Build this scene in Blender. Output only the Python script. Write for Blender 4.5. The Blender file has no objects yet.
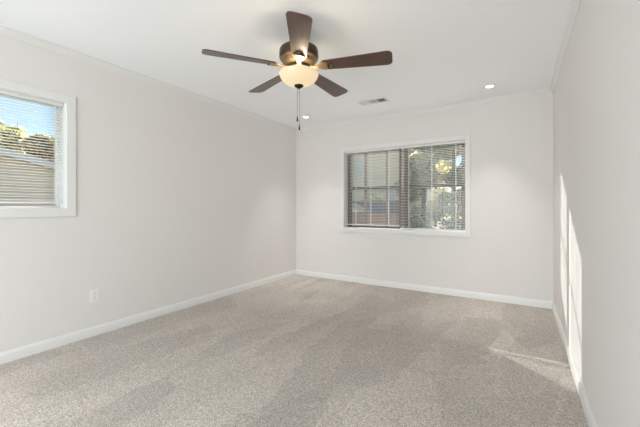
import bpy, bmesh, math, random
from mathutils import Vector, Matrix

random.seed(7)
S = bpy.context.scene
C = S.collection
PI = math.pi

# ------------------------------------------------------------------ camera
YAW, FPX, CAM_Z = 0.5527, 323.93, 1.1336
cam_data = bpy.data.cameras.new('camera')
cam_data.sensor_width = 36.0
cam_data.lens = FPX / 640 * 36
cam_data.shift_y = -7.12 / 640
cam_data.clip_start = 0.02
cam = bpy.data.objects.new('camera', cam_data)
cam.location = (0, 0, CAM_Z)
cam.rotation_euler = (PI / 2, 0, YAW)
C.objects.link(cam)
S.camera = cam

# ------------------------------------------------------------------ sky
SKY_STRENGTH = 0.175
SUN_DIR = Vector((1.22, -1.0, -0.55)).normalized()     # the way the sunlight travels
world = bpy.data.worlds.new('sky')
S.world = world
world.use_nodes = True
nt = world.node_tree
sky = nt.nodes.new('ShaderNodeTexSky')
sky.sky_type = 'NISHITA'
sky.sun_disc = False
sky.sun_elevation = math.asin(-SUN_DIR.z)
sky.sun_rotation = math.atan2(-SUN_DIR.x, -SUN_DIR.y)
sky.air_density, sky.dust_density, sky.ozone_density = 1.0, 0.0, 2.0
bg = nt.nodes['Background']
nt.links.new(sky.outputs['Color'], bg.inputs['Color'])
bg.inputs['Strength'].default_value = SKY_STRENGTH

# ------------------------------------------------------------------ sun and large lights
sun_data = bpy.data.lights.new('sun', 'SUN')
sun_data.energy = 12.0
sun_data.angle = math.radians(0.7)
sun_data.color = (1.0, 0.96, 0.90)
sun = bpy.data.objects.new('sun', sun_data)
sun.rotation_euler = SUN_DIR.to_track_quat('-Z', 'Y').to_euler()
sun.location = (-12, 14, 9)
C.objects.link(sun)

def area_light(name, loc, sx, sy, power, color, rot=(0, 0, 0), parent=None, shape='RECTANGLE'):
    d = bpy.data.lights.new(name, 'AREA')
    d.shape, d.size, d.size_y, d.energy, d.color = shape, sx, sy, power, color
    o = bpy.data.objects.new(name, d)
    o.location, o.rotation_euler = loc, rot
    o.parent = parent
    C.objects.link(o)
    return o

# added fill light behind the camera, set outside a made-up glazed rear door
area_light('rear_fill_light', (-1.43, -2.80, 1.02), 2.9, 1.8, 136, (0.89, 0.95, 1.0), rot=(PI / 2 + 0.22, 0, 0))
DOWNLIGHT_POWER = 2.7
FAN_POWER = 6.8

S.view_settings.view_transform = 'Standard'
S.view_settings.look = 'None'
S.view_settings.gamma = 1.0
S.view_settings.use_curve_mapping = False
S.view_settings.exposure = 0.0
S.cycles.use_denoising = True
S.cycles.max_bounces = 14
S.cycles.diffuse_bounces = 8
S.cycles.transparent_max_bounces = 32
S.cycles.sample_clamp_indirect = 6.0

# ------------------------------------------------------------------ materials
def srgb(r, g, b):
    f = lambda c: (c / 255 / 12.92) if c / 255 <= 0.04045 else ((c / 255 + 0.055) / 1.055) ** 2.4
    return (f(r), f(g), f(b), 1.0)

def mat(name, col, rough=0.6, metal=0.0, spec=0.5, noise=0.0, nscale=8.0, bump=0.0, bscale=200.0, island=0.0, stretch=None):
    m = bpy.data.materials.new(name)
    m.use_nodes = True
    t = m.node_tree
    b = t.nodes['Principled BSDF']
    b.inputs['Base Color'].default_value = col
    b.inputs['Roughness'].default_value = rough
    b.inputs['Metallic'].default_value = metal
    b.inputs['Specular IOR Level'].default_value = spec
    tc = t.nodes.new('ShaderNodeTexCoord')
    vec = tc.outputs['Object']
    if stretch:
        mp = t.nodes.new('ShaderNodeMapping')
        mp.inputs['Scale'].default_value = stretch
        t.links.new(vec, mp.inputs['Vector'])
        vec = mp.outputs['Vector']
    fac = None
    if noise:
        n = t.nodes.new('ShaderNodeTexNoise')
        n.inputs['Scale'].default_value = nscale
        n.inputs['Detail'].default_value = 5
        t.links.new(vec, n.inputs['Vector'])
        fac, amt = n.outputs['Fac'], noise
    if island:
        g = t.nodes.new('ShaderNodeNewGeometry')
        fac, amt = g.outputs['Random Per Island'], island
    if fac is not None:
        mr = t.nodes.new('ShaderNodeMapRange')
        mr.inputs['To Min'].default_value = 1 - amt
        mr.inputs['To Max'].default_value = 1 + amt
        t.links.new(fac, mr.inputs['Value'])
        mx = t.nodes.new('ShaderNodeMix')
        mx.data_type = 'RGBA'
        mx.blend_type = 'MULTIPLY'
        mx.inputs[0].default_value = 1.0
        mx.inputs[6].default_value = col
        t.links.new(mr.outputs['Result'], mx.inputs[7])
        t.links.new(mx.outputs[2], b.inputs['Base Color'])
    if bump:
        n2 = t.nodes.new('ShaderNodeTexNoise')
        n2.inputs['Scale'].default_value = bscale
        n2.inputs['Detail'].default_value = 3
        t.links.new(tc.outputs['Object'], n2.inputs['Vector'])
        bp = t.nodes.new('ShaderNodeBump')
        bp.inputs['Strength'].default_value = bump
        bp.inputs['Distance'].default_value = 0.002
        t.links.new(n2.outputs['Fac'], bp.inputs['Height'])
        t.links.new(bp.outputs['Normal'], b.inputs['Normal'])
    return m

def emit(name, col, strength, base=(0.8, 0.8, 0.78, 1)):
    m = bpy.data.materials.new(name)
    m.use_nodes = True
    b = m.node_tree.nodes['Principled BSDF']
    b.inputs['Base Color'].default_value = base
    b.inputs['Roughness'].default_value = 0.25
    b.inputs['Emission Color'].default_value = col
    b.inputs['Emission Strength'].default_value = strength
    return m

def wood(name, dark, light, rough, scale=(1.2, 30, 30)):
    m = bpy.data.materials.new(name)
    m.use_nodes = True
    t = m.node_tree
    b = t.nodes['Principled BSDF']
    tc = t.nodes.new('ShaderNodeTexCoord')
    mp = t.nodes.new('ShaderNodeMapping')
    mp.inputs['Scale'].default_value = scale
    n = t.nodes.new('ShaderNodeTexNoise')
    n.inputs['Scale'].default_value = 3.0
    n.inputs['Detail'].default_value = 6
    r = t.nodes.new('ShaderNodeValToRGB')
    r.color_ramp.elements[0].position, r.color_ramp.elements[0].color = 0.3, dark
    r.color_ramp.elements[1].position, r.color_ramp.elements[1].color = 0.7, light
    t.links.new(tc.outputs['Object'], mp.inputs['Vector'])
    t.links.new(mp.outputs['Vector'], n.inputs['Vector'])
    t.links.new(n.outputs['Fac'], r.inputs['Fac'])
    t.links.new(r.outputs['Color'], b.inputs['Base Color'])
    b.inputs['Roughness'].default_value = rough
    b.inputs['IOR'].default_value = 1.6
    b.inputs['Coat Weight'].default_value = 0.42
    b.inputs['Coat Roughness'].default_value = 0.32
    return m

def banded(name, col, gap, axis, pitch, duty=0.1, rough=0.7):
    """lap siding, boards, brick courses: bands along one axis"""
    m = bpy.data.materials.new(name)
    m.use_nodes = True
    t = m.node_tree
    b = t.nodes['Principled BSDF']
    b.inputs['Roughness'].default_value = rough
    tc = t.nodes.new('ShaderNodeTexCoord')
    sx = t.nodes.new('ShaderNodeSeparateXYZ')
    t.links.new(tc.outputs['Object'], sx.inputs['Vector'])
    d = t.nodes.new('ShaderNodeMath'); d.operation = 'DIVIDE'; d.inputs[1].default_value = pitch
    t.links.new(sx.outputs[axis], d.inputs[0])
    fr = t.nodes.new('ShaderNodeMath'); fr.operation = 'FRACT'
    t.links.new(d.outputs[0], fr.inputs[0])
    lt = t.nodes.new('ShaderNodeMath'); lt.operation = 'LESS_THAN'; lt.inputs[1].default_value = duty
    t.links.new(fr.outputs[0], lt.inputs[0])
    mx = t.nodes.new('ShaderNodeMix'); mx.data_type = 'RGBA'
    mx.inputs[6].default_value, mx.inputs[7].default_value = col, gap
    t.links.new(lt.outputs[0], mx.inputs[0])
    t.links.new(mx.outputs[2], b.inputs['Base Color'])
    return m

def glass_mat():
    m = bpy.data.materials.new('window_glass')
    m.use_nodes = True
    t = m.node_tree
    t.nodes.remove(t.nodes['Principled BSDF'])
    tr = t.nodes.new('ShaderNodeBsdfTransparent')
    tr.inputs['Color'].default_value = (0.95, 0.97, 0.96, 1)
    gl = t.nodes.new('ShaderNodeBsdfGlossy')
    gl.inputs['Roughness'].default_value = 0.02
    fr = t.nodes.new('ShaderNodeFresnel')
    fr.inputs['IOR'].default_value = 1.45
    mx = t.nodes.new('ShaderNodeMixShader')
    ge = t.nodes.new('ShaderNodeNewGeometry')
    inv = t.nodes.new('ShaderNodeMath'); inv.operation = 'SUBTRACT'; inv.inputs[0].default_value = 1.0
    t.links.new(ge.outputs['Backfacing'], inv.inputs[1])
    mu = t.nodes.new('ShaderNodeMath'); mu.operation = 'MULTIPLY'
    t.links.new(fr.outputs[0], mu.inputs[0]); t.links.new(inv.outputs[0], mu.inputs[1])
    t.links.new(mu.outputs[0], mx.inputs[0])
    t.links.new(tr.outputs[0], mx.inputs[1])
    t.links.new(gl.outputs[0], mx.inputs[2])
    t.links.new(mx.outputs[0], t.nodes['Material Output'].inputs['Surface'])
    return m

def carpet_mat():
    m = bpy.data.materials.new('carpet')
    m.use_nodes = True
    t = m.node_tree
    L = t.links.new
    b = t.nodes['Principled BSDF']
    b.inputs['Roughness'].default_value = 0.95
    b.inputs['Specular IOR Level'].default_value = 0.1
    tc = t.nodes.new('ShaderNodeTexCoord')
    obj = tc.outputs['Object']
    def noise(scale, detail, vec=obj, rough=0.5):
        n = t.nodes.new('ShaderNodeTexNoise')
        n.inputs['Scale'].default_value = scale
        n.inputs['Detail'].default_value = detail
        n.inputs['Roughness'].default_value = rough
        L(vec, n.inputs['Vector'])
        return n.outputs['Fac']
    def rng(v, a, b_, lo=0.3, hi=0.7):
        r = t.nodes.new('ShaderNodeMapRange')
        r.inputs['From Min'].default_value = lo
        r.inputs['From Max'].default_value = hi
        r.inputs['To Min'].default_value = a
        r.inputs['To Max'].default_value = b_
        L(v, r.inputs['Value'])
        return r.outputs['Result']
    def mul(a, b_):
        x = t.nodes.new('ShaderNodeMath'); x.operation = 'MULTIPLY'
        L(a, x.inputs[0]); L(b_, x.inputs[1])
        return x.outputs[0]
    # tufts
    vt = t.nodes.new('ShaderNodeTexVoronoi')
    vt.inputs['Scale'].default_value = 205
    L(obj, vt.inputs['Vector'])
    sp = t.nodes.new('ShaderNodeSeparateColor')
    L(vt.outputs['Color'], sp.inputs['Color'])
    tuft = rng(sp.outputs[0], 0.60, 1.32, 0.0, 1.0)
    grain = rng(noise(110, 4, rough=0.7), 0.76, 1.24)
    # pile brushed one way and the other by a vacuum: long wedges
    nw = t.nodes.new('ShaderNodeTexNoise')
    nw.inputs['Scale'].default_value = 9.0
    nw.inputs['Detail'].default_value = 4
    L(obj, nw.inputs['Vector'])
    wm = t.nodes.new('ShaderNodeMix'); wm.data_type = 'RGBA'; wm.blend_type = 'LINEAR_LIGHT'
    wm.inputs[0].default_value = 0.07
    L(obj, wm.inputs[6]); L(nw.outputs['Color'], wm.inputs[7])
    warp = wm.outputs[2]
    def strokes(angle, sc, lo, hi, dst):
        mp = t.nodes.new('ShaderNodeMapping')
        mp.inputs['Rotation'].default_value = (0, 0, angle)
        mp.inputs['Scale'].default_value = sc
        L(warp, mp.inputs['Vector'])
        v = t.nodes.new('ShaderNodeTexVoronoi')
        v.inputs['Scale'].default_value = 1.0
        L(mp.outputs['Vector'], v.inputs['Vector'])
        s = t.nodes.new('ShaderNodeSeparateColor')
        L(v.outputs['Color'], s.inputs['Color'])
        return rng(s.outputs[0], lo, hi, 0, 1)
    w1 = strokes(0.35, (3.2, 0.85, 1), 0.91, 1.07, 0)
    w2 = strokes(-0.5, (2.6, 0.9, 1), 0.92, 1.07, 0)
    big = rng(noise(1.6, 2), 0.93, 1.06)
    f = mul(mul(mul(tuft, grain), mul(w1, w2)), big)
    mx = t.nodes.new('ShaderNodeMix'); mx.data_type = 'RGBA'; mx.blend_type = 'MULTIPLY'
    mx.inputs[0].default_value = 1.0
    mx.inputs[6].default_value = (0.60, 0.545, 0.496, 1)
    L(f, mx.inputs[7])
    L(mx.outputs[2], b.inputs['Base Color'])
    bp = t.nodes.new('ShaderNodeBump')
    bp.inputs['Strength'].default_value = 0.7
    bp.inputs['Distance'].default_value = 0.008
    L(mul(tuft, grain), bp.inputs['Height'])
    L(bp.outputs['Normal'], b.inputs['Normal'])
    return m

def leaf(name, col, var):
    m = mat(name, col, 0.6, island=var)
    t = m.node_tree
    b = t.nodes['Principled BSDF']
    src = b.inputs['Base Color'].links[0].from_socket
    tl = t.nodes.new('ShaderNodeBsdfTranslucent')
    t.links.new(src, tl.inputs['Color'])
    mx = t.nodes.new('ShaderNodeMixShader')
    mx.inputs[0].default_value = 0.65
    t.links.new(b.outputs[0], mx.inputs[1]); t.links.new(tl.outputs[0], mx.inputs[2])
    t.links.new(mx.outputs[0], t.nodes['Material Output'].inputs['Surface'])
    return m

def mottled(name, cols):
    m = leaf(name, (1, 1, 1, 1), 0.1)
    t = m.node_tree
    r = t.nodes.new('ShaderNodeValToRGB')
    r.color_ramp.interpolation = 'CONSTANT'
    while len(r.color_ramp.elements) < len(cols): r.color_ramp.elements.new(0.5)
    for i, c in enumerate(cols):
        r.color_ramp.elements[i].position = i / len(cols)
        r.color_ramp.elements[i].color = c
    g = [n for n in t.nodes if n.type == 'NEW_GEOMETRY'][0]
    t.links.new(g.outputs['Random Per Island'], r.inputs['Fac'])
    mx = [n for n in t.nodes if n.type == 'MIX'][0]
    t.links.new(r.outputs['Color'], mx.inputs[6])
    return m

M = dict(
    leaf_autumn=mottled('leaf_autumn', [srgb(112, 118, 116), srgb(255, 244, 196), srgb(180, 180, 150), srgb(255, 222, 160), srgb(248, 240, 206)]),
    leaf_lemon=mottled('leaf_lemon', [srgb(128, 132, 116), srgb(255, 246, 176), srgb(250, 242, 206), srgb(230, 226, 150)]),
    leaf_bush=leaf('leaf_bush', srgb(205, 206, 182), 0.25),
    wall=mat('wall_paint', (0.765, 0.736, 0.718, 1), 0.75, bump=0.12, bscale=260, spec=0.25),
    ceiling=mat('ceiling_paint', (0.93, 0.945, 0.96, 1), 0.85, bump=0.15, bscale=180, spec=0.2),
    trim=mat('trim_paint', (0.775, 0.765, 0.75, 1), 0.42, bump=0.03, bscale=60),
    carpet=carpet_mat(),
    bronze_frame=mat('bronze_window_frame', srgb(82, 68, 62), 0.45, noise=0.06, nscale=20),
    vinyl=mat('white_window_frame', (0.82, 0.82, 0.82, 1), 0.4, noise=0.01),
    slat=mat('blind_slat', (0.82, 0.81, 0.79, 1), 0.38, noise=0.01),
    rail=mat('blind_rail', (0.78, 0.775, 0.765, 1), 0.4, noise=0.01),
    cord=mat('blind_cord', (0.86, 0.85, 0.80, 1), 0.8, noise=0.02),
    wand=mat('clear_wand', (0.75, 0.75, 0.74, 1), 0.15, noise=0.01),
    glass=glass_mat(),
    plate=mat('outlet_plate', (0.80, 0.80, 0.79, 1), 0.3, noise=0.01),
    slot=mat('outlet_slot', (0.05, 0.05, 0.05, 1), 0.6, noise=0.01),
    vent=mat('vent_white', (0.78, 0.78, 0.77, 1), 0.4, noise=0.01),
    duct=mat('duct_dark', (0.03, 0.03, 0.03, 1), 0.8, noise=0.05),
    blade=wood('walnut_blade', srgb(46, 23, 12), srgb(82, 46, 27), 0.36),
    bronze=mat('oil_rubbed_bronze', srgb(74, 58, 46), 0.30, metal=0.7, noise=0.12, nscale=14),
    iron=mat('brushed_bronze', srgb(146, 124, 96), 0.42, metal=0.75, noise=0.1, nscale=20),
    finial=mat('dark_finial', srgb(48, 36, 26), 0.35, metal=0.5, noise=0.05),
    chain=mat('pull_chain', srgb(128, 116, 100), 0.4, metal=0.8, noise=0.05),
    bowl=emit('frosted_bowl', (1.0, 0.76, 0.44, 1), 0.68, (0.34, 0.30, 0.24, 1)),
    lens=emit('downlight_lens', (1.0, 0.97, 0.92, 1), 9.0),
    ground=mat('leaf_strewn_ground', srgb(166, 150, 122), 0.95, noise=0.3, nscale=6),
    siding=banded('beige_siding', srgb(252, 238, 210), srgb(214, 198, 168), 'Z', 0.16, 0.12),
    gable=banded('tan_siding', srgb(238, 222, 202), srgb(188, 172, 154), 'Z', 0.15, 0.14),
    shingle=mat('grey_shingles', srgb(118, 112, 108), 0.9, noise=0.25, nscale=12),
    fascia=mat('pale_fascia', srgb(226, 224, 222), 0.6, noise=0.02),
    shedroof=mat('pale_shed_roof', srgb(214, 200, 176), 0.8, noise=0.06),
    slate=banded('slate_boards', srgb(112, 116, 130), srgb(66, 68, 78), 'X', 0.14, 0.08),
    brick=banded('tan_brick', srgb(176, 150, 132), srgb(120, 104, 94), 'Z', 0.08, 0.16, 0.9),
    bark=mat('bark', srgb(104, 98, 94), 0.95, noise=0.3, nscale=9, stretch=(4, 4, 0.6)),
    leaf_green=leaf('leaf_green', srgb(200, 202, 156), 0.3),
    leaf_grey=leaf('leaf_grey_green', srgb(226, 222, 196), 0.25),
    leaf_yellow=leaf('leaf_yellow', srgb(244, 226, 150), 0.3),
    leaf_gold=leaf('leaf_gold', srgb(248, 218, 160), 0.4),
    leaf_dark=leaf('leaf_dark', srgb(120, 130, 104), 0.5),
)

# ------------------------------------------------------------------ mesh helpers
def box(bm, x0, x1, y0, y1, z0, z1):
    v = [bm.verts.new(p) for p in ((x0, y0, z0), (x1, y0, z0), (x1, y1, z0), (x0, y1, z0),
                                   (x0, y0, z1), (x1, y0, z1), (x1, y1, z1), (x0, y1, z1))]
    for f in ((3, 2, 1, 0), (4, 5, 6, 7), (0, 1, 5, 4), (1, 2, 6, 5), (2, 3, 7, 6), (3, 0, 4, 7)):
        bm.faces.new([v[i] for i in f])

def lathe(bm, prof, seg=48, cx=0, cy=0, cap0=True, cap1=True):
    rings = []
    for r, z in prof:
        rings.append([bm.verts.new((cx + r * math.cos(2 * PI * i / seg), cy + r * math.sin(2 * PI * i / seg), z)) for i in range(seg)])
    for a, b in zip(rings, rings[1:]):
        for i in range(seg):
            bm.faces.new((a[i], a[(i + 1) % seg], b[(i + 1) % seg], b[i]))
    if cap0: bm.faces.new(rings[0][::-1])
    if cap1: bm.faces.new(rings[-1])

def tube(bm, p0, p1, r0, r1=None, seg=10):
    r1 = r0 if r1 is None else r1
    p0, p1 = Vector(p0), Vector(p1)
    q = (p1 - p0).to_track_quat('Z', 'Y')
    A = [bm.verts.new(p0 + q @ Vector((r0 * math.cos(2 * PI * i / seg), r0 * math.sin(2 * PI * i / seg), 0))) for i in range(seg)]
    B = [bm.verts.new(p1 + q @ Vector((r1 * math.cos(2 * PI * i / seg), r1 * math.sin(2 * PI * i / seg), 0))) for i in range(seg)]
    for i in range(seg):
        bm.faces.new((A[i], A[(i + 1) % seg], B[(i + 1) % seg], B[i]))
    bm.faces.new(A[::-1]); bm.faces.new(B)

def prism(bm, pts, z0, z1):
    """outline in the xy plane, given thickness"""
    a = [bm.verts.new((x, y, z0)) for x, y in pts]
    b = [bm.verts.new((x, y, z1)) for x, y in pts]
    n = len(pts)
    for i in range(n):
        bm.faces.new((a[i], a[(i + 1) % n], b[(i + 1) % n], b[i]))
    bm.faces.new(a[::-1]); bm.faces.new(b)

def obj(name, bm, m, parent=None, loc=None, rot=None, smooth=None, bevel=0):
    bmesh.ops.recalc_face_normals(bm, faces=bm.faces[:])
    me = bpy.data.meshes.new(name)
    bm.to_mesh(me); bm.free()
    me.materials.append(m)
    o = bpy.data.objects.new(name, me)
    C.objects.link(o)
    o.parent = parent
    if loc is not None: o.location = loc
    if rot is not None: o.rotation_euler = rot
    if smooth is not None:
        for p in me.polygons: p.use_smooth = True
        try: me.set_sharp_from_angle(angle=math.radians(smooth))
        except Exception: pass
    if bevel:
        b = o.modifiers.new('bevel', 'BEVEL')
        b.width, b.segments, b.limit_method, b.angle_limit = bevel, 2, 'ANGLE', 0.6
    return o

def thing(name, label, cat, loc=(0, 0, 0), rotz=0, group=None):
    o = bpy.data.objects.new(name, None)
    o.empty_display_size = 0.1
    o.location, o.rotation_euler = loc, (0, 0, rotz)
    o['label'], o['category'] = label, cat
    if group: o['group'] = group
    C.objects.link(o)
    return o

def tag(o, label, cat, group=None):
    o['label'], o['category'] = label, cat
    if group: o['group'] = group
    return o

def struct(name, bm, m, **k):
    o = obj(name, bm, m, **k)
    o['kind'] = 'structure'
    return o

def tree_copy(o, parent=None):
    c = o.copy(); C.objects.link(c)
    if parent: c.parent = parent
    for ch in list(o.children): tree_copy(ch, c)
    return c

# ------------------------------------------------------------------ the room
D, LX, RX, BACK, H = 4.3975, -3.1805, 0.3156, -2.6, 2.428
T = 0.16                                        # wall thickness
B2 = (-2.280, -0.578, 0.812, 1.968)             # back window opening: x0, x1, z0, z1
B1 = (0.262, 1.172, 1.116, 1.985)               # left window opening: y0, y1, z0, z1

bm = bmesh.new(); box(bm, LX - T, RX + T, BACK - T, D + T, -0.2, 0)
struct('floor', bm, M['carpet'])
bm = bmesh.new(); box(bm, LX - T, RX + T, BACK - T, D + T, H, H + 0.2)
struct('ceiling', bm, M['ceiling'])
bm = bmesh.new()
x0, x1, z0, z1 = B2
box(bm, LX - T, x0, D, D + T, 0, H); box(bm, x1, RX + T, D, D + T, 0, H)
box(bm, x0, x1, D, D + T, 0, z0); box(bm, x0, x1, D, D + T, z1, H)
struct('wall_back', bm, M['wall'])
bm = bmesh.new()
y0, y1, z0, z1 = B1
box(bm, LX - T, LX, BACK, y0, 0, H); box(bm, LX - T, LX, y1, D, 0, H)
box(bm, LX - T, LX, y0, y1, 0, z0); box(bm, LX - T, LX, y0, y1, z1, H)
struct('wall_left', bm, M['wall'])
bm = bmesh.new(); box(bm, RX, RX + T, BACK, D, 0, H); struct('wall_right', bm, M['wall'])
bm = bmesh.new()
box(bm, LX - T, -2.9, BACK - T, BACK, 0, H); box(bm, 0.04, RX + T, BACK - T, BACK, 0, H); box(bm, -2.9, 0.04, BACK - T, BACK, 2.24, H)
struct('wall_rear', bm, M['wall'])

def run(name, prof, pts, m):
    """a moulding profile (out from the wall, height) run along a wall with mitred ends"""
    bm = bmesh.new()
    (a, b, n, e0, e1) = pts                      # start, end, inward normal, end insets per unit of profile depth
    a, b, n = Vector(a), Vector(b), Vector(n)
    d = (b - a).normalized()
    R0, R1 = [], []
    for o_, z_ in prof:
        R0.append(bm.verts.new(a + n * o_ + d * (o_ * e0) + Vector((0, 0, z_))))
        R1.append(bm.verts.new(b + n * o_ - d * (o_ * e1) + Vector((0, 0, z_))))
    k = len(prof)
    for i in range(k):
        bm.faces.new((R0[i], R0[(i + 1) % k], R1[(i + 1) % k], R1[i]))
    bm.faces.new(R0[::-1]); bm.faces.new(R1)
    return struct(name, bm, m, smooth=30)

base_prof = [(0, 0.0), (0.014, 0.0), (0.014, 0.062), (0.011, 0.070), (0.006, 0.076), (0.004, 0.082), (0, 0.082)]
crown_prof = [(0, H - 0.058), (0.006, H - 0.058), (0.007, H - 0.050), (0.012, H - 0.044), (0.018, H - 0.034),
              (0.024, H - 0.020), (0.027, H - 0.012), (0.035, H - 0.009), (0.036, H), (0, H)]
sides = dict(left=((LX, BACK, 0), (LX, D, 0), (1, 0, 0), 1, 1), back=((LX, D, 0), (RX, D, 0), (0, -1, 0), 1, 1),
             right=((RX, BACK, 0), (RX, D, 0), (-1, 0, 0), 1, 1))
for i, (k, v) in enumerate(sides.items()):
    run('baseboard_' + k, base_prof, v, M['trim'])
    run('trim_%d' % (i + 1), crown_prof, v, M['trim'])

# ------------------------------------------------------------------ windows
def ring(bm, x0, x1, z0, z1, w, ya, yb, wt=None, wb=None):
    wt = w if wt is None else wt
    wb = w if wb is None else wb
    box(bm, x0, x0 + w, ya, yb, z0, z1); box(bm, x1 - w, x1, ya, yb, z0, z1)
    box(bm, x0 + w, x1 - w, ya, yb, z1 - wt, z1); box(bm, x0 + w, x1 - w, ya, yb, z0, z0 + wb)

def casing(bm, w, h, cw, depth):
    """flat picture-frame casing around an opening w by h, local x across, z up, room on -y"""
    box(bm, -w / 2 - cw, -w / 2, -depth, 0, -cw, h + cw); box(bm, w / 2, w / 2 + cw, -depth, 0, -cw, h + cw)
    box(bm, -w / 2, w / 2, -depth, 0, h, h + cw); box(bm, -w / 2, w / 2, -depth, 0, -cw, 0)

def window_root(name, loc, rotz):
    o = bpy.data.objects.new(name, None)
    o.location, o.rotation_euler = loc, (0, 0, rotz)
    o['kind'] = 'structure'
    C.objects.link(o)
    return o

# back window: local x along +x, y outwards
w2 = B2[1] - B2[0]; h2 = B2[3] - B2[2]; c2 = (B2[0] + B2[1]) / 2
win2 = window_root('window_2', (c2, D, B2[2]), 0)
bm = bmesh.new(); casing(bm, w2, h2, 0.058, 0.014); obj('window_casing', bm, M['trim'], win2, bevel=0.003)
bm = bmesh.new(); ring(bm, -w2 / 2, w2 / 2, 0, h2, 0.062, 0.115, 0.158, 0.03, 0.018)
obj('window_frame', bm, M['bronze_frame'], win2, bevel=0.003)
mx = -1.388 - c2
bm = bmesh.new(); ring(bm, -w2 / 2 - 0.0005, w2 / 2 + 0.0005, -0.0005, h2 + 0.0005, 0.004, 0.0, 0.114); obj('jamb_liner', bm, M['vinyl'], win2)
bm = bmesh.new(); box(bm, mx - 0.058, mx + 0.058, 0.108, 0.158, 0.03, h2 - 0.03)
obj('window_mullion', bm, M['bronze_frame'], win2, bevel=0.003)
for xa, xb in ((-w2 / 2 + 0.062, mx - 0.058), (mx + 0.058, w2 / 2 - 0.062)):
    bm = bmesh.new(); box(bm, xa, xb, 0.112, 0.150, 0.578, 0.618)
    obj('meeting_rail', bm, M['bronze_frame'], win2, bevel=0.003)
    bm = bmesh.new(); box(bm, xa, xb, 0.136, 0.140, 0.618, h2 - 0.03); obj('window_pane', bm, M['glass'], win2)
    bm = bmesh.new(); box(bm, xa, xb, 0.124, 0.128, 0.03, 0.578); obj('window_pane', bm, M['glass'], win2)

# left window: local x along +y, local y outwards (-x)
w1 = B1[1] - B1[0]; h1 = B1[3] - B1[2]; c1 = (B1[0] + B1[1]) / 2
win1 = window_root('window_1', (LX, c1, B1[2]), PI / 2)
bm = bmesh.new(); casing(bm, w1, h1, 0.066, 0.014); obj('window_casing', bm, M['trim'], win1, bevel=0.003)
bm = bmesh.new(); ring(bm, -w1 / 2, w1 / 2, 0, h1, 0.02, 0.115, 0.158)
obj('window_frame', bm, M['vinyl'], win1, bevel=0.003)
bm = bmesh.new(); box(bm, -w1 / 2 + 0.02, w1 / 2 - 0.02, 0.132, 0.136, 0.02, h1 - 0.02); obj('window_pane', bm, M['glass'], win1)

bm = bmesh.new(); ring(bm, -w1 / 2 - 0.0005, w1 / 2 + 0.0005, -0.0005, h1 + 0.0005, 0.004, 0.0, 0.114); obj('jamb_liner', bm, M['vinyl'], win1)

# made-up glazed door in the unseen rear wall, added to let the fill light in
door = window_root('added_door_1', (-1.43, BACK, 0), PI)
for k in range(2):
    xa = -1.47 + 1.47 * k
    bm = bmesh.new(); ring(bm, xa, xa + 1.47, 0.0, 2.24, 0.06, 0.06, 0.10); obj('added_door_frame', bm, M['vinyl'], door, bevel=0.003)
    bm = bmesh.new(); box(bm, xa + 0.06, xa + 1.41, 0.078, 0.082, 0.06, 2.18); obj('added_door_pane', bm, M['glass'], door)

# ------------------------------------------------------------------ mini blinds
def make_blind(label, loc, rotz, w, h, gap, cords, wand_x, group):
    """local x across, y out of the room, z up from the sill; the opening is h tall, the rail hangs gap above it"""
    t = thing('window_blind', label, 'window blind', loc, rotz, group)
    bm = bmesh.new(); box(bm, -w / 2, w / 2, -0.014, 0.014, h - 0.030, h - 0.004)
    obj('headrail', bm, M['rail'], t, bevel=0.002)
    bm = bmesh.new(); box(bm, -w / 2 + 0.002, w / 2 - 0.002, -0.012, 0.012, gap, gap + 0.014)
    obj('bottom_rail', bm, M['rail'], t, bevel=0.003)
    bm = bmesh.new()
    lo, hi = gap + 0.028, h - 0.040
    n = int((hi - lo) / 0.0215)
    for i in range(n + 1):
        z = lo + (hi - lo) * i / n
        top, bot = [], []
        for k in range(5):
            u = -1 + k / 2
            yy, zz = 0.0125 * u, z + 0.0022 * (1 - u * u) - 0.0009 * u
            top.append([bm.verts.new((sx * (w / 2 - 0.004), yy, zz + 0.0004)) for sx in (-1, 1)])
            bot.append([bm.verts.new((sx * (w / 2 - 0.004), yy, zz - 0.0004)) for sx in (-1, 1)])
        for k in range(4):
            bm.faces.new((top[k][0], top[k][1], top[k + 1][1], top[k + 1][0]))
            bm.faces.new((bot[k][0], bot[k + 1][0], bot[k + 1][1], bot[k][1]))
        bm.faces.new((top[0][0], bot[0][0], bot[0][1], top[0][1]))
        bm.faces.new((top[4][0], top[4][1], bot[4][1], bot[4][0]))
    obj('slats', bm, M['slat'], t)
    for cx in cords:
        bm = bmesh.new()
        for yy in (-0.0142, 0.0142):
            box(bm, cx - 0.0022, cx + 0.0022, yy - 0.0006, yy + 0.0006, gap + 0.014, h - 0.030)
        obj('ladder_cord', bm, M['cord'], t)
    bm = bmesh.new(); tube(bm, (wand_x, -0.022, h - 0.035), (wand_x, -0.024, h - 0.62), 0.0035, seg=6)
    tube(bm, (wand_x, -0.012, h - 0.018), (wand_x, -0.022, h - 0.035), 0.002, seg=6)
    obj('tilt_wand', bm, M['wand'], t, smooth=60)
    return t

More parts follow.
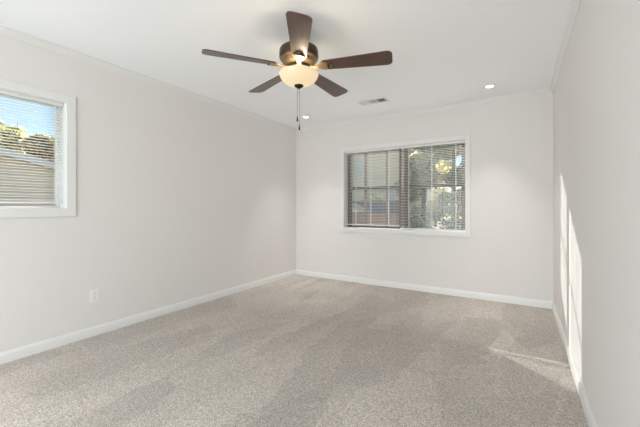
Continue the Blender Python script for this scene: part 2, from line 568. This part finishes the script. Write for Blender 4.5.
G = 'white mini blinds in the windows'
YB = D + 0.042
xs = -1.425
lw = xs - 0.006 - (B2[0] + 0.010); lc = (xs - 0.006 + B2[0] + 0.010) / 2
rw = (B2[1] - 0.008) - (xs + 0.006); rc = (B2[1] - 0.008 + xs + 0.006) / 2
make_blind('white horizontal mini blind over the left half of the wide bronze-framed window', (lc, YB, B2[2]), 0, lw, h2, 0.042,
           [-2.10 - lc, -1.863 - lc, -1.588 - lc], -2.17 - lc, G)
make_blind('white horizontal mini blind over the right half of the wide bronze-framed window', (rc, YB, B2[2]), 0, rw, h2, 0.010,
           [-1.302 - rc, -0.994 - rc, -0.696 - rc], -1.375 - rc, G)
make_blind('white horizontal mini blind in the small window showing blue sky', (LX - 0.042, c1, B1[2]), PI / 2, w1 - 0.022, h1, 0.040,
           [-0.34, 0.0, 0.395], -0.40, G)

# ------------------------------------------------------------------ ceiling fan
FX, FY, FZ = -1.3697, 1.9277, 2.1370
fan = thing('ceiling_fan', 'bronze ceiling fan with five dark walnut blades and a glowing glass bowl', 'ceiling fan', (FX, FY, FZ))
bm = bmesh.new()
lathe(bm, [(0.074, H - FZ - 0.0005), (0.074, H - FZ - 0.02), (0.068, H - FZ - 0.05), (0.056, H - FZ - 0.085), (0.056, 0.125)])
obj('canopy', bm, M['bronze'], fan, smooth=35)
bm = bmesh.new()
lathe(bm, [(0.05, 0.152), (0.100, 0.150), (0.124, 0.145), (0.137, 0.136), (0.142, 0.122), (0.142, 0.078), (0.137, 0.066)])
obj('motor_housing', bm, M['bronze'], fan, smooth=35)
bm = bmesh.new()
lathe(bm, [(0.137, 0.066), (0.133, 0.060), (0.120, 0.056), (0.120, 0.050), (0.116, 0.036), (0.106, 0.028), (0.098, 0.022), (0.094, 0.015)])
obj('lower_housing', bm, M['iron'], fan, smooth=50)
bm = bmesh.new(); lathe(bm, [(0.085, 0.015), (0.085, -0.006), (0.066, -0.010), (0.048, -0.014), (0.046, -0.034)])
obj('light_fitter', bm, M['bronze'], fan, smooth=35)

def blade_outline(r0, r1, w0, w1, c0, c1):
    pts = []
    def corner(cx, cy, rad, a0, a1, n=6):
        for i in range(n + 1):
            a = a0 + (a1 - a0) * i / n
            pts.append((cx + rad * math.cos(a), cy + rad * math.sin(a)))
    corner(r0 + c0, w0 / 2 - c0, c0, PI, PI / 2)
    corner(r1 - c1, w1 / 2 - c1, c1, PI / 2, 0)
    corner(r1 - c1, -w1 / 2 + c1, c1, 0, -PI / 2)
    corner(r0 + c0, -w0 / 2 + c0, c0, -PI / 2, -PI)
    return pts

A0, PITCH = -0.953, math.radians(-12)
for i in range(5):
    a = A0 - i * 2 * PI / 5
    rot = Matrix.Rotation(a, 4, 'Z') @ Matrix.Rotation(PITCH, 4, 'X')
    eul = rot.to_euler()
    bm = bmesh.new(); prism(bm, blade_outline(0.168, 0.665, 0.102, 0.146, 0.03, 0.036), 0.004, 0.010)
    obj('blade', bm, M['blade'], fan, rot=eul, bevel=0.0015)
    # blade iron: arm from the hub that flares to a plate under the blade
    bm = bmesh.new()
    half = [(0.080, 0.017), (0.115, 0.014), (0.140, 0.018), (0.162, 0.032), (0.185, 0.041), (0.205, 0.040), (0.222, 0.030), (0.238, 0.014), (0.250, 0.004)]
    prism(bm, half + [(x, -y) for x, y in half[::-1]], -0.003, 0.0035)
    iron = obj('blade_iron', bm, M['iron'], fan, rot=eul, bevel=0.0012)
    bm = bmesh.new()
    ov = [(0.222 + 0.0085 * math.cos(t_ * PI / 10), 0.031 * math.sin(t_ * PI / 10)) for t_ in range(20)]
    prism(bm, ov, -0.0075, -0.003)
    obj('boss', bm, M['finial'], iron, bevel=0.001)
    for sx, sy in ((0.190, 0.026), (0.190, -0.026)):
        bm = bmesh.new()
        lathe(bm, [(0.0055, -0.003), (0.0050, -0.0052), (0.002, -0.0060)], 10, sx, sy)
        obj('screw', bm, M['chain'], iron, smooth=40)

bm = bmesh.new()
prof = [(0.1425, -0.038), (0.1435, -0.042), (0.1415, -0.048), (0.134, -0.068), (0.120, -0.088), (0.100, -0.104), (0.074, -0.116), (0.046, -0.122), (0.010, -0.124)]
inner = [(r - 0.004 if r > 0.02 else r, z + 0.004) for r, z in prof[::-1]]
lathe(bm, prof + inner, 64, cap0=False, cap1=False)
bowl = obj('glass_bowl', bm, M['bowl'], fan, smooth=60)
bm = bmesh.new(); lathe(bm, [(0.030, -0.1195), (0.034, -0.124), (0.032, -0.131), (0.022, -0.138), (0.010, -0.142), (0.006, -0.148)], 24)
obj('finial', bm, M['finial'], fan, smooth=40)
cr = Vector((math.cos(YAW), math.sin(YAW), 0))
for off, zend in ((-0.011, 1.752 - FZ), (0.003, 1.688 - FZ)):
    px, py = cr.x * off, cr.y * off
    bm = bmesh.new()
    tube(bm, (px, py, -0.136), (px, py, zend + 0.034), 0.0013, seg=6)
    k = 0
    z = -0.150
    while z > zend + 0.04:
        lathe(bm, [(0.0006, z + 0.0022), (0.0021, z + 0.001), (0.0021, z - 0.001), (0.0006, z - 0.0022)], 6, px, py)
        z -= 0.012
    ch = obj('pull_chain', bm, M['chain'], fan, smooth=60)
    bm = bmesh.new()
    lathe(bm, [(0.0020, zend + 0.036), (0.0042, zend + 0.030), (0.0050, zend + 0.018), (0.0062, zend + 0.008), (0.0058, zend + 0.002), (0.003, zend)], 12, px, py)
    obj('pull_knob', bm, M['finial'], ch, smooth=40)
# the bulbs inside the open-topped bowl
for k in range(2):
    ld = bpy.data.lights.new('fan_bulb', 'POINT')
    ld.energy, ld.color, ld.shadow_soft_size = FAN_POWER / 2, (1.0, 0.84, 0.62), 0.03
    lo = bpy.data.objects.new('fan_bulb', ld)
    lo.location = ((0.062, -0.062)[k] * math.cos(A0), (0.062, -0.062)[k] * math.sin(A0), -0.056)
    lo.parent = fan
    C.objects.link(lo)

# ------------------------------------------------------------------ recessed downlights
def downlight(x, y, label, group):
    t = thing('recessed_downlight', label, 'ceiling light', (x, y, H), 0, group)
    bm = bmesh.new(); lathe(bm, [(0.036, -0.0030), (0.039, -0.0060), (0.053, -0.0045), (0.058, -0.0002), (0.036, -0.0002)], 40, cap0=False, cap1=False)
    obj('trim_ring', bm, M['vent'], t, smooth=40)
    bm = bmesh.new(); lathe(bm, [(0.036, -0.0004), (0.036, -0.0028)], 40)
    obj('lens', bm, M['lens'], t)
    lamp = area_light('downlight_lamp', (0, 0, -0.012), 0.09, 0.09, DOWNLIGHT_POWER, (1.0, 0.97, 0.93), parent=t, shape='DISK')
    lamp.data.spread = math.radians(64)
GD = 'round recessed ceiling downlights'
downlight(-0.276, 3.927, 'small round lit ceiling downlight in the corner nearest the right wall', GD)
downlight(-2.631, 3.879, 'small round lit ceiling downlight just right of the fan pull chains', GD)
downlight(-0.276, -0.07, 'added round ceiling downlight behind the camera on the right', GD)  # added pair out of view, repeats the front two for extra light
downlight(-2.631, -0.07, 'added round ceiling downlight behind the camera on the left', GD)

# ------------------------------------------------------------------ ceiling air vent
vent = thing('air_vent', 'white rectangular ceiling air register with three louvered sections', 'air vent', (-1.535, 3.735, H))
VW, VD = 0.355, 0.165
bm = bmesh.new()
for a_, b_, c_, d_ in ((-VW / 2, VW / 2, -VD / 2, -VD / 2 + 0.022), (-VW / 2, VW / 2, VD / 2 - 0.022, VD / 2),
                       (-VW / 2, -VW / 2 + 0.022, -VD / 2 + 0.022, VD / 2 - 0.022), (VW / 2 - 0.022, VW / 2, -VD / 2 + 0.022, VD / 2 - 0.022)):
    box(bm, a_, b_, c_, d_, -0.008, -0.0003)
obj('vent_frame', bm, M['vent'], vent, bevel=0.002)
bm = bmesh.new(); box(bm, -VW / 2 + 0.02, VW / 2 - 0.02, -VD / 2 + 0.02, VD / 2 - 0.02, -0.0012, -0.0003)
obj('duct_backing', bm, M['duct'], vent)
iw = (VW - 0.044) / 3
for k in range(3):
    xa = -VW / 2 + 0.022 + k * iw
    if k:
        bm = bmesh.new(); box(bm, xa - 0.004, xa + 0.004, -VD / 2 + 0.022, VD / 2 - 0.022, -0.0085, -0.0013)
        obj('section_bar', bm, M['vent'], vent)
    bm = bmesh.new()
    n = 7
    for j in range(n):
        xc = xa + 0.006 + (iw - 0.012) * (j + 0.5) / n
        dx = (0.0056, 0.0012, -0.0050)[k]
        q = [(xc - dx - 0.0006, -0.0075), (xc - dx + 0.0006, -0.0075), (xc + dx + 0.0006, -0.0015), (xc + dx - 0.0006, -0.0015)]
        ya, yb = -VD / 2 + 0.022, VD / 2 - 0.022
        P = [[bm.verts.new((x, y, z)) for x, z in q] for y in (ya, yb)]
        for m_ in range(4):
            bm.faces.new((P[0][m_], P[0][(m_ + 1) % 4], P[1][(m_ + 1) % 4], P[1][m_]))
        bm.faces.new(P[0][::-1]); bm.faces.new(P[1])
    obj('louvers', bm, M['vent'], vent)

# ------------------------------------------------------------------ wall outlets on the left wall
def outlet(y, z, label):
    t = thing('wall_outlet', label, 'outlet', (LX, y, z), PI / 2, 'white outlets on the left wall')
    # local x along the wall, local -y into the room
    bm = bmesh.new(); box(bm, -0.036, 0.036, -0.006, -0.0003, -0.059, 0.059)
    obj('cover_plate', bm, M['plate'], t, bevel=0.0025)
    for s in (-1, 1):
        bm = bmesh.new()
        pts = [(0.0165 * math.cos(q * PI / 8), 0.0135 * math.sin(q * PI / 8)) for q in range(16)]
        a = [bm.verts.new((x, -0.006, zz + s * 0.0195)) for x, zz in pts]
        b = [bm.verts.new((x, -0.0085, zz + s * 0.0195)) for x, zz in pts]
        for i in range(16): bm.faces.new((a[i], a[(i + 1) % 16], b[(i + 1) % 16], b[i]))
        bm.faces.new(a[::-1]); bm.faces.new(b)
        r = obj('receptacle', bm, M['plate'], t)
        bm = bmesh.new()
        box(bm, -0.0075, -0.0055, -0.0088, -0.0084, s * 0.0195 - 0.001, s * 0.0195 + 0.007)
        box(bm, 0.0055, 0.0075, -0.0088, -0.0084, s * 0.0195 - 0.001, s * 0.0195 + 0.007)
        box(bm, -0.002, 0.002, -0.0088, -0.0084, s * 0.0195 - 0.009, s * 0.0195 - 0.005)
        obj('slots', bm, M['slot'], r)
    bm = bmesh.new()
    tube(bm, (0, -0.0058, 0), (0, -0.0072, 0), 0.003, seg=10)
    obj('screw', bm, M['plate'], t)
    return t
outlet(1.382, 0.350, 'white double wall outlet below the small window, nearer the camera')
outlet(3.369, 0.336, 'white double wall outlet near the far corner by the baseboard')

# ------------------------------------------------------------------ outside
GZ = -0.45
bm = bmesh.new(); box(bm, -45, 20, D + 0.6, 45, GZ - 0.3, GZ); struct('yard_ground', bm, M['ground'])
bm = bmesh.new(); box(bm, -45, LX - 0.6, -25, D + 0.6, GZ - 0.3, GZ); struct('side_yard_ground', bm, M['ground'])

bm = bmesh.new(); box(bm, -9, 2.5, D + T + 0.02, D + 4.2, GZ - 0.1, GZ + 0.12)  # added slab, unseen, bounces sunlight up through the back window to the ceiling
struct('bounce_slab', bm, mat('pale_bounce', srgb(222, 216, 204), 0.9, noise=0.06, nscale=5))

# neighbour seen through the left window: gable end facing the room
nh = thing('neighbor_house', 'tan sided house with a low gable and pale rake boards beyond small window', 'house', (-11, 0.4, GZ))
rz, slope = 3.11 - GZ, 0.25
def gz(y): return rz - abs(y) * slope
bm = bmesh.new()
yl = 5.2
pts = [(-yl, 0), (yl, 0), (yl, gz(yl) - 0.12), (0, gz(0) - 0.12), (-yl, gz(yl) - 0.12)]
A = [bm.verts.new((0, y, z)) for y, z in pts]; Bv = [bm.verts.new((-8, y, z)) for y, z in pts]
for i in range(5): bm.faces.new((A[i], A[(i + 1) % 5], Bv[(i + 1) % 5], Bv[i]))
bm.faces.new(A); bm.faces.new(Bv[::-1])
obj('gable_wall', bm, M['gable'], nh)
bm = bmesh.new()
for s in (-1, 1):
    q = [(0, gz(0)), (s * (yl + 0.5), gz(yl + 0.5)), (s * (yl + 0.5), gz(yl + 0.5) - 0.1), (0, gz(0) - 0.1)]
    A = [bm.verts.new((0.35, y, z)) for y, z in q]; Bv = [bm.verts.new((-8.3, y, z)) for y, z in q]
    for i in range(4): bm.faces.new((A[i], A[(i + 1) % 4], Bv[(i + 1) % 4], Bv[i]))
    bm.faces.new(A); bm.faces.new(Bv[::-1])
obj('roof', bm, M['shingle'], nh)
for s in (-1, 1):
    bm = bmesh.new()
    q = [(0, gz(0) + 0.01), (s * (yl + 0.5), gz(yl + 0.5) + 0.01), (s * (yl + 0.5), gz(yl + 0.5) - 0.17), (0, gz(0) - 0.17)]
    A = [bm.verts.new((0.39, y, z)) for y, z in q]; Bv = [bm.verts.new((0.352, y, z)) for y, z in q]
    for i in range(4): bm.faces.new((A[i], A[(i + 1) % 4], Bv[(i + 1) % 4], Bv[i]))
    bm.faces.new(A); bm.faces.new(Bv[::-1])
    obj('rake_board', bm, M['fascia'], nh)

def leaf_cloud(bm, blobs, n, size):
    for i in range(n):
        c, r = random.choice(blobs)
        while True:
            p = Vector((random.uniform(-1, 1), random.uniform(-1, 1), random.uniform(-1, 1)))
            if 0.25 < p.length < 1: break
        p = Vector(c) + Vector((p.x * r[0], p.y * r[1], p.z * r[2]))
        s = size * random.uniform(0.6, 1.3)
        q = Vector((random.gauss(0, 1), random.gauss(0, 1), random.gauss(0, 1))).to_track_quat('Z', 'Y')
        v = [bm.verts.new(p + q @ Vector(k)) for k in ((-s, 0, 0), (0, -s * 0.55, s * 0.12), (s, 0, 0), (0, s * 0.55, s * 0.12))]
        bm.faces.new(v)

def tree(name, label, cat, x, y, h, cw, leaf, n, size, group, trunk_r=0.14, low=0.25):
    t = thing(name, label, cat, (x, y, GZ), 0, group)
    bm = bmesh.new()
    tube(bm, (0, 0, 0), (0.05, 0.03, h * 0.45), trunk_r, trunk_r * 0.75, 10)
    tube(bm, (0.05, 0.03, h * 0.45), (0.0, 0.0, h * 0.85), trunk_r * 0.75, trunk_r * 0.3, 10)
    for k in range(5):
        a = k * 2.4 + x
        tube(bm, (0.03, 0.02, h * (0.32 + 0.1 * k)), (cw * 0.7 * math.cos(a), cw * 0.7 * math.sin(a), h * (0.5 + 0.1 * k)), trunk_r * 0.35, trunk_r * 0.12, 6)
    obj('trunk', bm, M['bark'], t, smooth=50)
    blobs = []
    for k in range(9):
        a, rr = random.uniform(0, 6.28), random.uniform(0, 0.6) * cw
        zc = h * random.uniform(low + 0.12, 0.84)
        r = cw * random.uniform(0.4, 0.62)
        blobs.append(((rr * math.cos(a), rr * math.sin(a), zc), (r, r, r * 0.8)))
    bm = bmesh.new(); leaf_cloud(bm, blobs, n, size)
    obj('foliage', bm, M[leaf], t)
    return t

GT = 'autumn trees behind the tan neighbor house'
for i, (x, y, h, leaf, lab) in enumerate([
        (-21.5, 3.9, 6.5, 'leaf_autumn', 'golden autumn tree farthest left in the small window, nearest the house'),
        (-21.5, 7.2, 6.0, 'leaf_autumn', 'golden autumn tree at the right end of the low house roof'),
        (-25.0, 5.7, 7.4, 'leaf_lemon', 'lemon yellow autumn tree between and behind the two nearest golden trees'),
        (-25.0, 9.0, 6.7, 'leaf_autumn', 'golden autumn tree at the right jamb of the small window'),
        (-28.5, 7.6, 7.8, 'leaf_lemon', 'lemon yellow autumn tree farthest back, behind the middle of the tree row'),
        (-28.5, 11.0, 7.2, 'leaf_lemon', 'lemon yellow autumn tree farthest right in the small window')]):
    tree('autumn_tree', lab, 'tree', x, y, h, 1.42, leaf, 4200, 0.15, GT, 0.1, 0.1)

# back yard
bh = thing('beige_house', 'beige lap sided house beyond the left half of the wide window', 'house', (-9.5, 16, GZ))
bm = bmesh.new(); box(bm, -5.5, 4.35, 0, 7, 0, 4.9); obj('siding_wall', bm, M['siding'], bh)
bm = bmesh.new()
q = [(-0.5, 4.8), (3.5, 6.3), (7.5, 4.8), (7.5, 4.95), (3.5, 6.45), (-0.5, 4.95)]
A = [bm.verts.new((-5.9, y, z)) for y, z in q]; Bv = [bm.verts.new((4.75, y, z)) for y, z in q]
for i in range(6): bm.faces.new((A[i], A[(i + 1) % 6], Bv[(i + 1) % 6], Bv[i]))
bm.faces.new(A); bm.faces.new(Bv[::-1])
obj('roof', bm, M['shingle'], bh)
bm = bmesh.new(); box(bm, 1.85, 2.55, -0.04, 0, 3.15, 4.2); f = obj('window', bm, M['fascia'], bh)
bm = bmesh.new(); box(bm, 1.92, 2.48, -0.045, -0.041, 3.22, 4.13); obj('pane', bm, mat('pale_blue_pane', srgb(226, 226, 218), 0.6, noise=0.02), f)
bm = bmesh.new(); box(bm, 3.52, 4.11, -0.05, 0, 0.05, 2.55); obj('door', bm, M['fascia'], bh)

shr = [(-7.3, 13.2, 2.35, 'leaf_green'), (-6.1, 14.4, 2.35, 'leaf_yellow'), (-5.35, 12.9, 2.15, 'leaf_green')]
labs = ['green shrub at the far left of the wide window view', 'yellow green shrub between two green shrubs beyond the slate fence',
        'green shrub nearest the white door of the beige house']
for (x, y, h, leaf), lab in zip(shr, labs):
    t = thing('shrub', lab, 'shrub', (x, y, GZ), 0, 'shrubs behind the slate board fence')
    bm = bmesh.new()
    for k in range(5): tube(bm, (0, 0, 0), (0.3 * math.cos(k * 1.26), 0.3 * math.sin(k * 1.26), h * 0.7), 0.03, 0.01, 6)
    obj('stem', bm, M['bark'], t)
    bm = bmesh.new(); leaf_cloud(bm, [((0, 0, h * 0.55), (0.6, 0.5, h * 0.45)), ((0.25, 0, h * 0.5), (0.4, 0.4, h * 0.4))], 700, 0.07)
    obj('foliage', bm, M[leaf], t)

fn = thing('board_fence', 'low slate grey board fence before the beige house', 'fence', (-5.7, 11.2, GZ))
bm = bmesh.new(); box(bm, -6, 2, -0.015, 0.015, 0.05, 1.77); obj('boards', bm, M['slate'], fn)
for k in range(5):
    bm = bmesh.new(); box(bm, -6 + 2 * k - 0.05, -6 + 2 * k + 0.05, 0.015, 0.115, 0, 1.8); obj('post', bm, M['slate'], fn)
bw = thing('brick_wall', 'low tan brick garden wall in front of the slate fence', 'garden wall', (-4, 9, GZ))
bm = bmesh.new(); box(bm, -4, 1.0, 0, 0.22, 0, 1.33); obj('brickwork', bm, M['brick'], bw)
bm = bmesh.new(); box(bm, -4.02, 1.02, -0.03, 0.25, 1.33, 1.38); obj('coping', bm, M['brick'], bw)
for k in range(3):
    t = thing('wooden_post', ['brown wooden post nearest the left jamb of the wide window', 'brown wooden post in the middle of the left blind',
                              'brown wooden post just left of the window mullion'][k], 'post', ((-3.50, -2.90, -2.55)[k], 8.0, GZ + 0.12), 0, 'brown posts in the back yard')
    bm = bmesh.new(); box(bm, -0.03, 0.03, -0.03, 0.03, 0, 3.6); obj('shaft', bm, mat('brown_post', srgb(126, 98, 80), 0.8, noise=0.15), t, bevel=0.004)
    bm = bmesh.new(); lathe(bm, [(0.05, 3.6), (0.05, 3.63), (0.01, 3.68)], 4); obj('post_cap', bm, M['bark'], t)
sh = thing('small_shed', 'small low shed with a pale sloping roof before the brick wall', 'shed', (-4.35, 8.2, GZ + 0.12))
bm = bmesh.new(); box(bm, -0.5, 0.5, 0, 0.6, 0, 1.25); obj('shed_wall', bm, M['brick'], sh)
bm = bmesh.new()
q = [(-0.55, 1.30), (0.58, 1.30), (0.58, 1.34), (0.15, 1.56), (-0.55, 1.62)]
A = [bm.verts.new((x, -0.05, z)) for x, z in q]; Bv = [bm.verts.new((x, 0.65, z)) for x, z in q]
for i in range(5): bm.faces.new((A[i], A[(i + 1) % 5], Bv[(i + 1) % 5], Bv[i]))
bm.faces.new(A); bm.faces.new(Bv[::-1])
obj('shed_roof', bm, M['shedroof'], sh)

GB = 'trees in the back yard'
for x, y, h, cw, leaf, lab in [
        (-3.3, 13.2, 6.0, 1.15, 'leaf_grey', 'grey green tree just right of the bronze window mullion'),
        (-0.5, 13.2, 6.0, 1.15, 'leaf_grey', 'grey green tree behind the right jamb of the wide window'),
        (-2.9, 17.6, 7.5, 1.5, 'leaf_green', 'taller green tree between two grey green trees, farther back'),
        (-0.2, 17.6, 7.5, 1.3, 'leaf_grey', 'tall pale tree far back at the right edge of the wide window'),
        (-2.1, 21.6, 8.6, 1.6, 'leaf_grey', 'pale tree behind the taller green tree'),
        (-5.6, 26.2, 9.6, 1.9, 'leaf_grey', 'broad pale tree farthest back beside the beige house corner')]:
    tree('yard_tree', lab, 'tree', x, y, h, cw, leaf, 6500, 0.12, GB, 0.12, 0.06)
for x, y, z, r, lab in [(-2.00, 10.4, 2.35, 0.24, 'yellow leaved sapling high in the right blind'), (-2.28, 10.2, 1.12, 0.2, 'short yellow sapling low in the middle of the right blind')]:
    t = thing('yellow_sapling', lab, 'sapling', (x, y, GZ), 0, 'yellow saplings')
    bm = bmesh.new(); tube(bm, (0, 0, 0), (0, 0, z - GZ), 0.022, 0.008, 8); obj('stem', bm, M['bark'], t)
    bm = bmesh.new(); leaf_cloud(bm, [((0, 0, z - GZ), (r, r, r))], 60, 0.05); obj('foliage', bm, M['leaf_yellow'], t)

GH = 'low grey green bushes under the back yard trees'
for x, y, lab in [(-2.9, 11.2, 'low grey green bush just right of the window mullion'), (-1.9, 11.7, 'low grey green bush behind the short yellow sapling'),
                  (-0.95, 11.2, 'low grey green bush at the lower right of the wide window')]:
    t = thing('bush', lab, 'bush', (x, y, GZ), 0, GH)
    bm = bmesh.new()
    for k in range(5): tube(bm, (0, 0, 0), (0.3 * math.cos(k * 1.26), 0.3 * math.sin(k * 1.26), 1.1), 0.025, 0.01, 6)
    obj('stem', bm, M['bark'], t)
    bm = bmesh.new(); leaf_cloud(bm, [((0, 0, 0.9), (0.5, 0.42, 0.75)), ((0.1, 0, 0.6), (0.45, 0.4, 0.6))], 1100, 0.06)
    obj('foliage', bm, M['leaf_bush'], t)
